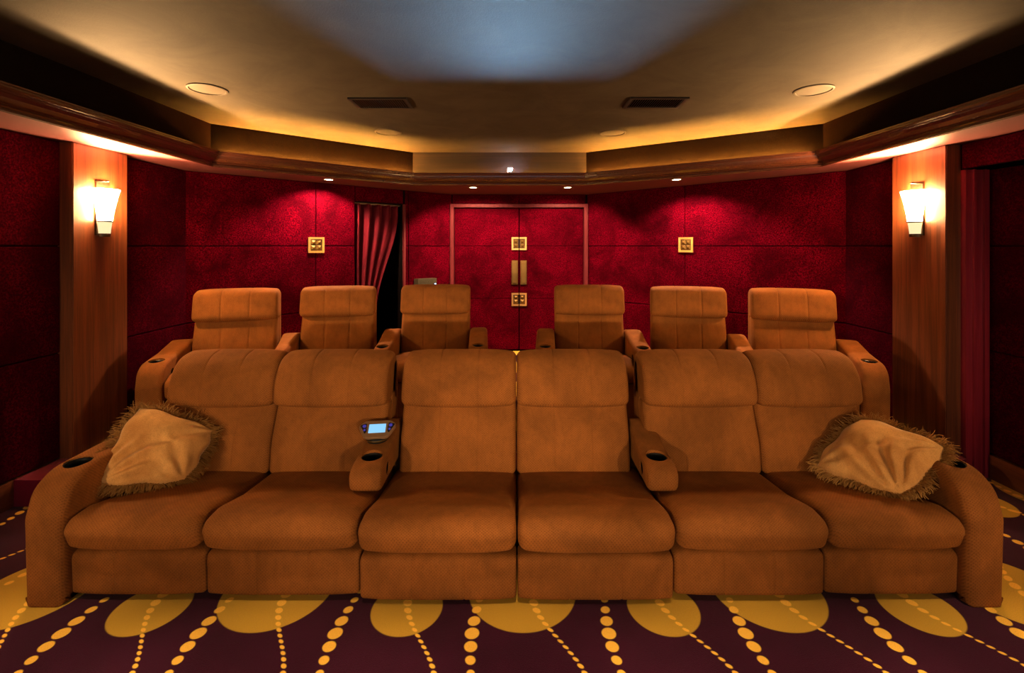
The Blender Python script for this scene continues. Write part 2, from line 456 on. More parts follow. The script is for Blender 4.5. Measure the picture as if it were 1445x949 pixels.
for i in range(5):
    q = [WP[i], WP[i+1], tuple(inn[i+1]), tuple(inn[i])]
    mesh_obj('soffit', [(x, y, z) for z in (ZS, ZS+.012) for x, y in q], [(0,1,2,3), (4,5,6,7), (0,1,5,4), (1,2,6,5), (2,3,7,6), (3,0,4,7)], 'soffit', ce)
back_ = offs(FP, -.04)
PJX, PJZ = -.065, E+.905          # projector lens
for i in (0, 1, 3, 4):
    q = [FP[i], FP[i+1], tuple(back_[i+1]), tuple(back_[i])]
    mesh_obj('fascia', [(x, y, z) for z in (ZS+.012, ZC) for x, y in q], [(0,1,2,3), (4,5,6,7), (0,1,5,4), (1,2,6,5), (2,3,7,6), (3,0,4,7)], 'fascia', ce)
cf = MB(); zt, zb, xl, xr = PJZ+.0016, PJZ-.040, PJX-.026, PJX+.026  # slot added in the fascia, edges shaped to cut the beam on the ceiling
for x0, x1, z0, z1 in ((FP[2][0], FP[3][0], zt, ZC), (FP[2][0], FP[3][0], ZS+.012, zb), (FP[2][0], xl, zb, zt), (xr, FP[3][0], zb, zt)): cf.box(x0, x1, 5.49, 5.53, z0, z1)
cf.build('fascia', 'fascia_c', ce)
# crown molding: profile (distance into the room, height above eye)
CP = [(.0, .712), (.022, .705), (.030, .712), (.030, .724), (.022, .730), (.026, .738), (.052, .752), (.072, .772), (.078, .792), (.090, .794),
      (.092, .804), (.100, .806), (.106, .816), (.106, .826), (.112, .828), (.112, .838), (.100, .838), (.095, .815), (.075, .79), (.0, .765)]
labs = ['mahogany crown molding along the soffit of the burgundy wall', 'mahogany crown molding on the rear diagonal above the curtain', 'mahogany crown molding under the projector', 'mahogany crown molding on the rear diagonal without a curtain', 'mahogany crown molding along the soffit over the recess']
rings = [offs(FP, d) for d, h in CP]
for i in range(5):
    k = len(CP); V = [(rings[j][e].x, rings[j][e].y, E+CP[j][1]) for e in (i, i+1) for j in range(k)]
    F = [(j, (j+1) % k, k+(j+1) % k, k+j) for j in range(k)]+[tuple(range(k)), tuple(range(k, 2*k))]
    struct(mesh_obj('trim_%d' % (i+1), V, F, 'molding'), labs[i])

# wood columns
def column(sgn, y0, y1):
    xf = sgn*3.04; xw = sgn*(WX-.001)
    a, b = min(xf, xw), max(xf, xw)
    o = MB().box(a, b, y0, y1, 0, ZS).build('column', 'wood')
    bm = bmesh.new(); bm.from_mesh(o.data); bmesh.ops.bevel(bm, geom=bm.edges[:], offset=.006, segments=2, affect='EDGES'); bm.to_mesh(o.data); bm.free()
    return struct(o, 'flat reddish wood column with sconce, %s on the side of the %s' % ('toward the screen' if y0 < 1 else 'beside the back row', 'burgundy wall' if sgn < 0 else 'recess'))
column(-1, 3.233, 3.69); column(1, 3.33, 3.81); column(-1, -1.23, -.78); column(1, -1.23, -.78)
# jamb of the right recess, stepped moulding facing the room
jb = MB()
for x0, x1, y in ((WX-.002, 3.19, 3.315), (3.19, 3.205, 3.30), (3.205, 3.27, 3.322), (3.27, 3.282, 3.305), (3.282, RX-.025, 3.318)): jb.box(x0, x1, y-.02, 3.345, 0, ZD)
struct(jb.build('trim_6', 'jamb'), 'fluted burgundy jamb beside the wood column')
# baseboards
struct(MB().box(-WX+.001, -WX+.028, YF, 3.232, 0, .165).build('baseboard_left', 'baseboard'))
struct(MB().box(RX-.035, RX-.001, YF, 3.29, 0, .165).build('baseboard_right', 'baseboard'))
# casing of the curtain opening (on the door side) and of the double door
def seg_box(A, B, s0, s1, z0, z1, d0, d1, mb):
    A = Vector(A); t = (Vector(B)-A).normalized(); nr = Vector((-t.y, t.x)); V = []
    for z in (z0, z1):
        for s, d in ((s0, d0), (s1, d0), (s1, d1), (s0, d1)):
            p = A+t*s+nr*d; V.append((p.x, p.y, z))
    mb.add(V, [(0,1,2,3), (4,5,6,7), (0,1,5,4), (1,2,6,5), (2,3,7,6), (3,0,4,7)]); return mb
struct(seg_box(DL, PL, sB-.026, sB-.002, 0, ZD-.002, -.10, .035, MB()).build('trim_7', 'casing'), 'narrow jamb beside the curtain')
cs = MB()
for x0, x1 in ((DX0-.05, DX0), (DX1, DX1+.05)):
    s = -1 if x0 < 0 else 1
    cs.box(x0, x1, 6.50, 6.66, 0, ZD+.045)
    xm = (x0+x1)/2; cs.box(xm-.012, xm+.012, 6.485, 6.50, 0, ZD+.045)
cs.box(DX0, DX1, 6.50, 6.66, ZD, ZD+.045); cs.box(DX0, DX1, 6.488, 6.50, ZD+.012, ZD+.03)
struct(cs.build('trim_8', 'casing'), 'moulded casing around the crimson double door')

# double door
def pyramid_plate(mb_frame, mb_stud, mb_back, x0, x1, z0, z1, y, cols, rows, split=None):
    """square brass frame with pyramid studs, facing -y"""
    fw = .024
    mb_back.box(x0, x1, y-.010, y, z0, z1)
    mb_frame.box(x0, x0+fw, y-.022, y-.010, z0, z1) if split != 'r' else None
    mb_frame.box(x1-fw, x1, y-.022, y-.010, z0, z1) if split != 'l' else None
    mb_frame.box(x0, x1, y-.0215, y-.010, z0, z0+fw); mb_frame.box(x0, x1, y-.0215, y-.010, z1-fw, z1)
    ix0 = x0+(fw if split != 'r' else .004)+.006; ix1 = x1-(fw if split != 'l' else .004)-.006; iz0 = z0+fw+.006; iz1 = z1-fw-.006
    for c in range(cols):
        for r_ in range(rows):
            a0 = ix0+(ix1-ix0)*c/cols+.002; a1 = ix0+(ix1-ix0)*(c+1)/cols-.002; b0 = iz0+(iz1-iz0)*r_/rows+.002; b1 = iz0+(iz1-iz0)*(r_+1)/rows-.002
            s = MB().add([(a0, y-.010, b0), (a1, y-.010, b0), (a1, y-.010, b1), (a0, y-.010, b1), ((a0+a1)/2, y-.032, (b0+b1)/2)], [(0,1,4), (1,2,4), (2,3,4), (3,0,4), (3,2,1,0)])
            mb_stud.append(s)
YD = 6.60
for k, (x0, x1) in enumerate(((DX0+.002, DM-.0035), (DM+.0035, DX1-.002))):
    dr = struct(MB().box(x0, x1, YD, YD+.05, PLAT+.004, ZD-.003).build('door_%d' % (k+1), 'void'), 'crimson fabric-covered leaf of the double door, hinged %s' % ('toward the curtain' if k == 0 else 'away from the curtain'))
    for z0, z1 in ((PLAT+.01, ZG2), (ZG2, ZG1), (ZG1, ZD-.005)):
        panel((x1, YD), (x0, YD), 0, x1-x0, z0, z1, 'wall', dr, gap=.002)
    for zc in (ZG1+.035, ZG2-.01):
        fr = MB(); bk = MB(); st = []
        a, b = ((DM-.105, DM-.006) if k == 0 else (DM+.006, DM+.105))
        pyramid_plate(fr, st, bk, a, b, zc-.09, zc+.09, YD-.024, 1, 2, 'l' if k == 0 else 'r')
        pt = bk.build('door_plate', 'metal_dark', dr); fr.build('plate_frame', 'brass', pt)
        for s in st: s.build('stud', 'brass_old', pt)
    hx = DM-.062 if k == 0 else DM+.062
    h = MB().box(hx-.043, hx+.043, YD-.040, YD-.024, 1.085, 1.42).build('handle', 'brass_old', dr); h['label'] = 'aged brass rectangular pull'
    MB().box(hx-.026, hx+.026, YD-.062, YD-.040, 1.11, 1.395).build('grip', 'brass_old', h)
# square ornaments on the diagonal walls
def wall_plate(A, B, s, zc, label):
    A = Vector(A); B = Vector(B); t = (B-A).normalized(); nr = Vector((-t.y, t.x)); p = A+t*s+nr*.0245
    root = empty('wall_ornament', (p.x, p.y, zc), math.atan2(nr.y, nr.x)+math.pi/2); tag(root, label, 'wall ornament', 'brass wall ornaments')
    fr = MB(); bk = MB(); st = []; pyramid_plate(fr, st, bk, -.088, .088, -.088, .088, 0, 2, 2)
    bk.build('backing', 'metal_dark', root); fr.build('frame', 'brass', root)
    for q in st: q.build('stud', 'brass_old', root)
wall_plate(DL, PL, sm, ZG1+.012, 'square brass ornament with four pyramid studs beside the curtain')
wall_plate(PR, DR, sm2-.02, ZG1+.015, 'square brass ornament with four pyramid studs on the plain diagonal wall')

# ------------------------------------------------------------------ lamps of the room and added fill lamps
def lamp(name, kind, loc, energy, colr, radius, **kw):
    l = bpy.data.lights.new(name, kind); l.energy = energy; l.color = colr; l.shadow_soft_size = radius
    for k, v in kw.items(): setattr(l, k, v)
    o = bpy.data.objects.new(name, l); col.objects.link(o); o.location = loc; return o
def sconce(sgn, y, label, mat='shade', pw=None):
    x = sgn*3.04; d = -sgn
    root = empty('wall_sconce', (x, y, E+(.08 if y > 1 else -.12))); tag(root, label, 'wall lamp', 'wall sconces')
    bp = MB().box(min(0, d*.014), max(0, d*.014), -.055, .055, 0, .395).build('backplate', 'metal_dark', root)
    MB().box(min(d*.014, d*.10), max(d*.014, d*.10), -.055, -.045, .384, .394).build('hook', 'metal_dark', root)
    # tapering half-round glass cup
    def cup(z0, z1, r0, r1, nz=6):
        V = []; F = []; na = 20
        for i in range(nz+1):
            t = i/nz; z = z0+(z1-z0)*t; r = r0+(r1-r0)*t**1.35
            for j in range(na+1):
                a = math.pi*j/na
                V.append((d*(.016+math.sin(a)*r*.95), math.cos(a)*r, z))
        for i in range(nz):
            for j in range(na): F.append((i*(na+1)+j, i*(na+1)+j+1, (i+1)*(na+1)+j+1, (i+1)*(na+1)+j))
        return V, F, na
    V, F, na = cup(.105, .335, .054, .098); s = mesh_obj('shade', V, F, mat, root, True)
    V, F, na = cup(.012, .095, .042, .052); F.append(tuple(range(na+1)))
    mesh_obj('lower_glass', V, F, 'cream', root, True)
    V, F, na = cup(.095, .106, .057, .0585, 1); o = mesh_obj('band', V, F, 'metal_dark', root, True)
    V, F, na = cup(-.012, .012, .044, .044, 1); F.append(tuple(range(na+1))); mesh_obj('foot', V, F, 'metal_dark', root, True)
    l = lamp('sconce_bulb', 'SPOT', (d*.06, 0, .31), pw or P_SCONCE, WARM, .035, spot_size=R(118), spot_blend=.5); l.parent = root
    l.rotation_euler = Vector((d*1.0, 0, 1)).to_track_quat('-Z', 'Y').to_euler()
sconce(-1, 3.455, 'lit flared glass sconce on the wood column by the burgundy wall')
sconce(1, 3.56, 'lit flared glass sconce on the wood column beside the recess')

sconce(-1, -1.0, 'lit flared glass sconce on the front column of the burgundy wall', 'shade_front', 45); sconce(1, -1.0, 'lit flared glass sconce on the front column before the recess', 'shade_front', 45)
def downlight(x, y, energy, label, aim=(0, 0, -1), z=ZS, size=R(130), blend=.4, colr=(1, .60, .36), lampmat='lamp', group='soffit downlights'):
    root = empty('downlight', (x, y, z)); tag(root, label, 'downlight', group)
    MB().lathe([(.048, -.001), (.070, -.001), (.068, -.007), (.052, -.009), (.048, -.004)], 28, closed=True).build('trim_ring', 'brass_old', root, True)
    MB().lathe([(0, -.003), (.047, -.003), (.047, -.001), (0, -.001)], 24).build('bulb', lampmat, root, True)
    l = lamp('spot', 'SPOT', (0, 0, -.02), energy, colr, .03, spot_size=size, spot_blend=blend); l.parent = root
    l.rotation_euler = Vector(aim).to_track_quat('-Z', 'Y').to_euler()
downlight(-2.01, 5.06, P_SPOT, 'lit recessed downlight above the ornament beside the curtain', aim=(-.17, .19, -.9))
downlight(1.725, 5.06, P_SPOT, 'lit recessed downlight above the ornament on the plain diagonal wall', aim=(.17, .19, -.9))
downlight(-.52, 5.74, P_SPOT*1.2, 'lit recessed downlight over the door leaf nearer the curtain', aim=(0, .40, -.9))
downlight(.63, 5.74, P_SPOT*.9, 'lit recessed downlight over the door leaf farther from the curtain', aim=(0, .40, -.9))
def fill_spot(x, tx, label):  # unseen fill spotlight, added on the front wall to brighten the seats
    root = empty('fill_spotlight', (x, YF+.024, 1.22)); tag(root, label, 'spotlight', 'added fill spotlights flanking the screen')
    tgt = (Vector((tx, 2.8, .98))-Vector((x, YF+.12, 1.22))).normalized(); q = tgt.to_track_quat('Y', 'Z')
    MB().box(-.04, .04, 0, .02, -.05, .05).build('mount', 'metal_dark', root)
    MB().box(-.008, .008, .02, .09, -.008, .008).build('bracket', 'metal_dark', root)
    hs = MB().lathe([(0, 0), (.03, 0), (.045, .03), (.05, .11), (.046, .11), (.04, .04), (0, .04)], 24, axis='y').build('housing', 'metal_dark', root, True)
    hs.location = (0, .085, 0); hs.rotation_euler = q.to_euler()
    MB().lathe([(0, .088), (.044, .088), (.044, .085), (0, .085)], 24, axis='y').build('bulb', 'lamp', hs, True)
    l = lamp('spot', 'SPOT', Vector((0, .085, 0))+tgt*.12, P_SEAT_FILL, (1, .66, .36), .045, spot_size=R(32), spot_blend=1.0); l.parent = root
    l.rotation_euler = tgt.to_track_quat('-Z', 'Y').to_euler()
for sg, w in ((-1, 'burgundy wall'), (1, 'recess')):
    for k, (x, tx, nm) in enumerate(((1.76, -.9, 'nearest to'), (2.2, .45, 'second from'), (2.64, 2.15, 'farthest from'))):
        fill_spot(sg*x, sg*tx, 'added bronze fill spotlight %s the screen on the side of the %s' % (nm, w))
for k, x in enumerate((-2.0, -1.0, 0, 1.0, 2.0)):  # unseen cans added to brighten the carpet before the sofa
    downlight(x, 1.42, P_FLOOR_FILL, 'added fill can in the ceiling over the bare carpet, %s' % ('nearest the burgundy wall', 'second from the burgundy wall', 'midway between the side walls', 'second from the recess', 'nearest the recess')[k], z=ZC, size=R(40), blend=.8, colr=(1, .66, .40), group='added ceiling cans over the carpet')
# amber rope light hidden in the rear coves
def rope(i, t0, t1, mat, label):
    a = Vector(offs(FP, .045)[i]); b = Vector(offs(FP, .045)[i+1]); p = a.lerp(b, t0); q = a.lerp(b, t1); d = (q-p).normalized(); nr = Vector((d.y, -d.x))
    V = []; m = 8
    for e in (p, q):
        for k in range(m):
            an = 2*math.pi*k/m; V.append((e.x+nr.x*math.cos(an)*.008, e.y+nr.y*math.cos(an)*.008, E+.813+math.sin(an)*.008))
    F = [(k, (k+1) % m, m+(k+1) % m, m+k) for k in range(m)]+[tuple(range(m)), tuple(range(m, 2*m))]
    tag(mesh_obj('rope_light', V, F, mat), label, 'rope light', 'cove rope lights')
rope(1, .03, .98, 'rope', 'amber rope light in the cove above the curtain')
rope(3, .02, .97, 'rope', 'amber rope light in the cove of the diagonal without a curtain')
rope(2, .05, .95, 'rope_dim', 'amber rope light in the cove under the projector')
# projector behind the added slot that trims its beam
pj = empty('projector', (PJX, 5.60, PJZ)); tag(pj, 'projector lens shining blue-white from a slot added to the dark fascia to trim its beam', 'projector')
MB().box(-.16, .16, .012, .35, -.09, .07).build('case', 'glassdark', pj)
MB().lathe([(.022, .012), (.032, .012), (.032, -.006), (.029, -.009), (.023, -.006)], 28, axis='y', closed=True).build('lens_barrel', 'glassdark', pj, True)
MB().lathe([(0, -.006), (.016, -.004), (.022, 0), (.022, .011), (0, .011)], 24, axis='y').build('lens', 'proj', pj, True)
pt_ = MB()
for b_ in ((-.05, .05, .026, .03), (-.05, .05, -.048, -.0425), (-.054, -.0505, -.048, .03), (.0505, .054, -.048, .03)): pt_.box(b_[0], b_[1], -.070, .012, b_[2], b_[3])
pt_.build('beam_sleeve', 'void', pj)
pb = lamp('beam', 'SPOT', (0, -.02, 0), P_PROJ, (.38, .68, 1), .0055, spot_size=R(60), spot_blend=.4); pb.parent = pj
pb.rotation_euler = Vector((0, -1, -.12)).to_track_quat('-Z', 'Y').to_euler()
# screen on the front wall
sc_ = empty('projection_screen', (0, YF+.03, 1.2)); tag(sc_, 'wide projection screen lit pale blue on the front wall', 'screen')
MB().box(-1.5, 1.5, 0, .03, -.70, .70).build('fabric', 'screen', sc_)
f_ = MB()
for b_ in ((-1.58, -1.5, -.78, .78), (1.5, 1.58, -.78, .78), (-1.5, 1.5, -.78, -.70), (-1.5, 1.5, .70, .78)): f_.box(b_[0], b_[1], 0, .045, b_[2], b_[3])
f_.build('frame', 'black', sc_)

# ceiling fittings
def ceil_speaker(x, y, label):
    root = empty('ceiling_speaker', (x, y, ZC)); tag(root, label, 'speaker', 'round ceiling speakers')
    MB().lathe([(.108, -.0005), (.125, -.0005), (.124, -.007), (.112, -.010), (.108, -.004)], 40, closed=True).build('rim', 'grille', root, True)
    MB().lathe([(0, -.006), (.06, -.0055), (.107, -.004), (.107, -.0005), (0, -.0005)], 40).build('grille', 'grille', root, True)
ceil_speaker(-2.14, 3.27, 'large round ceiling speaker beside the soffit of the burgundy wall'); ceil_speaker(2.08, 3.29, 'large round ceiling speaker beside the soffit over the recess')
ceil_speaker(-1.22, 4.50, 'round ceiling speaker near the cove above the curtain'); ceil_speaker(.93, 4.53, 'round ceiling speaker near the cove away from the curtain')
def vent(x, y, label):
    root = empty('ceiling_vent', (x, y, ZC)); tag(root, label, 'air vent', 'ceiling vents')
    w, d = .215, .125; f = MB()
    for b_ in ((-w, w, -d, -d+.025), (-w, w, d-.025, d), (-w, -w+.025, -d+.025, d-.025), (w-.025, w, -d+.025, d-.025)): f.box(b_[0], b_[1], b_[2], b_[3], -.012, -.0005)
    f.build('frame', 'vent', root); MB().box(-w+.025, w-.025, -d+.025, d-.025, -.002, -.0005).build('backing', 'void', root)
    for i in range(22):
        xx = -w+.034+(2*w-.068)*i/21
        MB().add([(xx-.001, -d+.025, -.010), (xx+.001, -d+.025, -.010), (xx+.006, -d+.025, -.003), (xx+.004, -d+.025, -.003), (xx-.001, d-.025, -.010), (xx+.001, d-.025, -.010), (xx+.006, d-.025, -.003), (xx+.004, d-.025, -.003)],
                 [(0,1,2,3), (7,6,5,4), (0,4,5,1), (1,5,6,2), (2,6,7,3), (3,7,4,0)]).build('slat', 'vent', root)
vent(-1.02, 3.58, 'black slatted ceiling vent on the curtain side'); vent(1.055, 3.57, 'black slatted ceiling vent on the side away from the curtain')

# ------------------------------------------------------------------ curtain and small box behind the back row
def curtain():
    Wd = (sA-sB); nu, nvv = 90, 40; V = []; F = []
    topz = ZD-.02; base = PLAT+.02
    for j in range(nvv+1):
        t = j/nvv; z = topz+(base-topz)*t
        k = min(1, max(0, (t-.05)/.62)); k = k*k*(3-2*k)
        left = .05+.02*k; right = (.93*(1-k)+.46*k)          # fractions of the opening, gathered toward the corner side lower down
        for i in range(nu+1):
            u = i/nu
            ss = sA-Wd*(left+(right-left)*u)
            dep = -.05+(.042+.012*k)*math.sin(u*2*math.pi*4.2+.6*math.sin(t*3))+.012*math.sin(u*23+t*2)
            p = Vector(DL)+dvec*ss - nv*dep*1.0 + nv*.02
            V.append((p.x, p.y, z))
    for j in range(nvv):
        for i in range(nu): F.append((j*(nu+1)+i, j*(nu+1)+i+1, (j+1)*(nu+1)+i+1, (j+1)*(nu+1)+i))
    o = mesh_obj('curtain', V, F, 'curtain', None, True); md = o.modifiers.new('s', 'SOLIDIFY'); md.thickness = .005
    tag(o, 'burgundy velvet curtain gathered in the dark opening', 'curtain')
    p0 = along(sB+.005); p1 = along(sA-.005); mb = MB(); 
    seg_box(DL, PL, sB+.004, sA-.004, topz-.005, topz+.012, -.085, -.045, mb); q = mb.build('rail', 'metal_dark', o)
curtain()
bx = wp(DL, PL, 596); bp_ = Vector(DL)+dvec*bx-nv*.026
dv = empty('control_box', (bp_.x, bp_.y, E-.475), math.atan2(-nv.y, -nv.x)+math.pi/2); tag(dv, 'small olive electronics box with a blue light on the pier behind the seats', 'electronics')
MB().box(-.14, .14, -.10, 0, -.05, .05).build('case', 'device', dv)
for i in range(6): MB().box(-.13, .10, -.103, -.10, -.038+i*.013, -.032+i*.013).build('rib', 'device', dv)
MB().lathe([(0, -.108), (.008, -.106), (.010, -.10)], 12, (.12, 0, -.025), 'y').build('indicator', 'led', dv)

# ------------------------------------------------------------------ seating
V2 = lambda L: [Vector(p) for p in L]
def arm_mesh(name, prof, rad, x0, x1, parent, r=.03, hole=None, side=None, bul=.004, hr=.056, warp=None):
    """padded arm with a real cup hole and a real recline-button recess"""
    V, F = puffed(round_poly(V2(prof), rad, 7), x0, x1, r, bul, nx=6)
    xc = (x0+x1)/2
    if warp: V = [(warp(v[0], v[1]), v[1], v[2]) for v in V]; xc = warp(xc, hole[0]); x0, x1 = warp(x0, side[0]), warp(x1, side[0])
    o = mesh_obj(name, V, F, 'sofa', parent, True)
    cs_ = []
    if hole: cs_.append(MB().lathe([(0, hole[1]-.085), (hr, hole[1]-.085), (hr, hole[1]+.15), (0, hole[1]+.15)], 32, (xc, hole[0], 0)).build('cutter', 'black'))
    if side:
        xs = side[2]; e = (x1 if xs > 0 else x0)
        a, b = (e-.012, e+.05) if xs > 0 else (e-.05, e+.012)
        cs_.append(MB().lathe([(0, a), (side[3], a), (side[3], b), (0, b)], 24, (0, side[0], side[1]), 'x').build('cutter', 'black'))
    for c in cs_: c.parent = parent
    if cs_: cut(o, cs_)
    if hole:
        top = hole[1]; MB().lathe([(hr-.001, top-.004), (hr-.004, top-.006), (hr-.004, top-.082), (0, top-.082), (0, top-.0845), (hr-.001, top-.0845)], 32, (xc, hole[0], 0)).build('cup_holder', 'black', o, True)
    if side:
        e2 = e-.0115*(1 if xs > 0 else -1)
        MB().lathe([(0, 0), (side[3]-.001, 0), (side[3]-.001, .003), (0, .003)], 24, (e2 if xs > 0 else e2-.003, side[0], side[1]), 'x').build('switch', 'void', o, True)
    return o

# front row: one six-seat sofa
Y0 = 2.13
sofa = empty('theater_sofa', (0, 0, 0)); tag(sofa, 'six-seat brown velvet theatre sofa facing the patterned carpet', 'sofa')
seams = [-2.040, -1.418, -.711, .005, .718, 1.412, 2.030]
FOOT = round_poly(V2([(Y0+.016, .030), (Y0+.010, .222), (Y0+.12, .222), (Y0+.12, .030)]), [.02, .035, .02, .02])
CUSH = round_poly(V2([(Y0-.015, .262), (Y0-.045, .350), (Y0-.008, .388), (Y0+.08, .396), (Y0+.27, .352), (Y0+.66, .316), (Y0+.66, .252)]), [.035, .05, .06, .15, .25, .03, .02], 8)
LOW = round_poly(V2([(Y0+.555, .315), (Y0+.578, .49), (Y0+.668, .705), (Y0+.80, .705), (Y0+.74, .315)]), [.03, .3, .035, .03, .03], 8)
HEAD = round_poly(V2([(Y0+.592, .690), (Y0+.622, .855), (Y0+.70, .95), (Y0+.82, .968), (Y0+.875, .925), (Y0+.84, .690)]), [.05, .25, .15, .1, .08, .03], 8)
SHELL = round_poly(V2([(Y0+.70, .06), (Y0+.72, .60), (Y0+.79, .91), (Y0+.87, .91), (Y0+.87, .06)]), [.02, .02, .04, .04, .02])
BASE = round_poly(V2([(Y0+.13, .02), (Y0+.13, .26), (Y0+.72, .26), (Y0+.72, .02)]), .01)
stag = [.010, .006, -.014, -.014, .004, .012]
for i in range(6):
    a, b = seams[i]+.003, seams[i+1]-.003
    def mv(P, dy=0, dz=0): return [Vector((p.x+dy, p.y+dz)) for p in P]
    g = stag[i]
    mesh_obj('base', *puffed(BASE, a+.01, b-.01, .005, 0), 'sofa', sofa, True)
    mesh_obj('footrest', *puffed(mv(FOOT, g, -.008 if i in (2, 3) else 0), a, b, .018, .008, (1/3, 2/3)), 'sofa', sofa, True)
    mesh_obj('seat_cushion', *puffed(mv(CUSH, g), a, b, .042, .016, nx=14), 'sofa', sofa, True)
    bx0 = [a, a-.005, -.672, .003, .748, a-.005][i]; bx1 = [b+.005, -.752, .003, .662, b+.005, b][i]
    bk = mesh_obj('backrest', *puffed(LOW, bx0+.003, bx1-.003, .03, .014, (1/3, 2/3), nx=14), 'sofa', sofa, True)
    mesh_obj('headrest', *puffed(HEAD, bx0+.001, bx1-.001, .032, .016, (1/3, 2/3), nx=14), 'sofa', bk, True)
    mesh_obj('back_shell', *puffed(SHELL, bx0+.001, bx1-.001, .01, 0), 'sofa', bk, True)
for a, b in ((-.765, -.66), (.65, .76)):
    mesh_obj('rear_panel', *puffed(round_poly(V2([(Y0+.68, .05), (Y0+.70, .545), (Y0+.82, .545), (Y0+.82, .05)]), .012), a, b, .006, 0, nx=2), 'sofa', sofa, True)
OARM = [(Y0-.015, 0.0), (Y0-.025, .40), (Y0+.01, .515), (Y0+.10, .572), (Y0+.35, .582), (Y0+.86, .56), (Y0+.86, .0)]
OR_ = [.01, .10, .12, .16, .3, .05, .01]
arm_mesh('armrest', OARM, OR_, -2.212, -2.032, sofa, .035, (Y0+.155, .577), (Y0+.30, .47, 1, .03))
arm_mesh('armrest', OARM, OR_, 2.024, 2.198, sofa, .035, (Y0+.155, .577), (Y0+.27, .47, -1, .035))
IARM = [(Y0+.258, .370), (Y0+.250, .468), (Y0+.32, .494), (Y0+.44, .505), (Y0+.72, .575), (Y0+.78, .56), (Y0+.78, .41), (Y0+.66, .375)]
IR_ = [.045, .05, .05, .2, .06, .04, .04, .08]
arm_mesh('armrest', IARM, IR_, -.850, -.686, sofa, .022, (Y0+.385, .498), (Y0+.40, .432, 1, .036))
arm_mesh('armrest', IARM, IR_, .672, .828, sofa, .022, (Y0+.385, .498), (Y0+.40, .432, -1, .036))

# back row: recliners, each with the arm on its outer side; the inmost of a group carries a second arm
def recliner(right_side):
    """built facing -y, seat centred on x=0, local floor at z=0"""
    t = empty('recliner'); h = .325
    sg = 1 if right_side else -1
    foot = round_poly(V2([(.004, .03), (0, .335), (.10, .335), (.10, .03)]), [.02, .03, .02, .02])
    cush = round_poly(V2([(-.02, .345), (-.04, .475), (.10, .515), (.64, .44), (.64, .345)]), [.03, .13, .2, .03, .02], 8)
    low = round_poly(V2([(.53, .44), (.555, .62), (.634, .825), (.76, .825), (.71, .44)]), [.03, .3, .035, .03, .03], 8)
    head = round_poly(V2([(.555, .812), (.605, 1.045), (.70, 1.07), (.79, 1.035), (.77, .812)]), [.05, .06, .07, .06, .03], 8)
    shell = round_poly(V2([(.66, .06), (.68, .70), (.73, 1.03), (.80, 1.03), (.80, .06)]), [.02, .02, .04, .04, .02])
    base = round_poly(V2([(.06, .0), (.06, .34), (.68, .34), (.68, .0)]), .01)
    mesh_obj('base', *puffed(base, -h+.01, h-.01, .005, 0), 'sofa', t, True)
    mesh_obj('footrest', *puffed(foot, -h+.003, h-.003, .018, .008, (1/3, 2/3)), 'sofa', t, True)
    mesh_obj('seat_cushion', *puffed(cush, -h+.003, h-.003, .03, .014), 'sofa', t, True)
    bk = mesh_obj('backrest', *puffed(low, -h+.004, h-.004, .03, .016, (1/3, 2/3), nx=14), 'sofa', t, True)
    mesh_obj('headrest', *puffed(head, -h-.004, h+.004, .03, .014, (1/3, 2/3), nx=14), 'sofa', bk, True)
    mesh_obj('back_shell', *puffed(shell, -h, h, .02, 0), 'sofa', bk, True)
    return t, sg, h
RARM = [(-.03, 0.0), (-.035, .44), (-.005, .555), (.07, .598), (.35, .618), (.62, .66), (.76, .64), (.76, .0)]
RR_ = [.01, .08, .10, .12, .3, .08, .05, .01]
TOPY = .70
def spot(xt, yt, deg):
    """front origin of a seat whose headrest stands at (xt, yt)"""
    a = R(deg); return xt+math.sin(a)*TOPY, yt-math.cos(a)*TOPY
proto, _, h = recliner(False)
AW = .168
arm_src = {}
def add_arm(t, side, inner, k0=1.0):
    """side: -1 left of the seat, 1 right; k0 narrows the front end into a wedge"""
    key = (side, inner, k0)
    if key not in arm_src:
        a, b = (-h-.002-AW, -h-.002) if side < 0 else (h+.002, h+.002+AW)
        e_ = side*(h+.002)
        wf = None if k0 == 1 else (lambda x, y: e_+(x-e_)*(k0+(1-k0)*min(1, max(0, (y+.03)/.75))))
        o = arm_mesh('armrest', RARM, RR_, a, b, t, .03, (.12, .600), (.17, .50, inner, .032), hr=min(.052, .075*k0), warp=wf)
        arm_src[key] = o
    else: copy_tree(arm_src[key], t)
seats = [(-2.45, 4.17, 18, 'brown velvet recliner at the platform end beside the burgundy wall', ((-1, 1, 1),)),
         (-1.655, 4.43, 11, 'brown velvet recliner in the middle of the trio before the curtain', ((-1, 1, .44),)),
         (-.775, 4.60, 4, 'brown velvet recliner at the aisle, on the curtain side', ((-1, 1, .78), (1, -1, 1))),
         (2.425, 4.17, -20, 'brown velvet recliner at the platform end by the column next to the recess', ((1, -1, 1),)),
         (1.59, 4.38, -13, 'brown velvet recliner in the middle of the trio away from the curtain', ((1, -1, .74),)),
         (.70, 4.55, -4, 'brown velvet recliner at the aisle, on the side away from the curtain', ((1, -1, .86), (-1, 1, 1)))]
objs = [proto]+[copy_tree(proto) for _ in range(5)]
for o, (x, y, d, lb, arms) in zip(objs, seats):
    tag(o, lb, 'recliner', 'back row recliners')
    for a in arms: add_arm(o, *a)
for o, (x, y, d, lb, arms) in zip(objs, seats):
    px, py = spot(x, y, d); o.location = (px, py, PLAT+.003); o.rotation_euler = (0, 0, R(d))

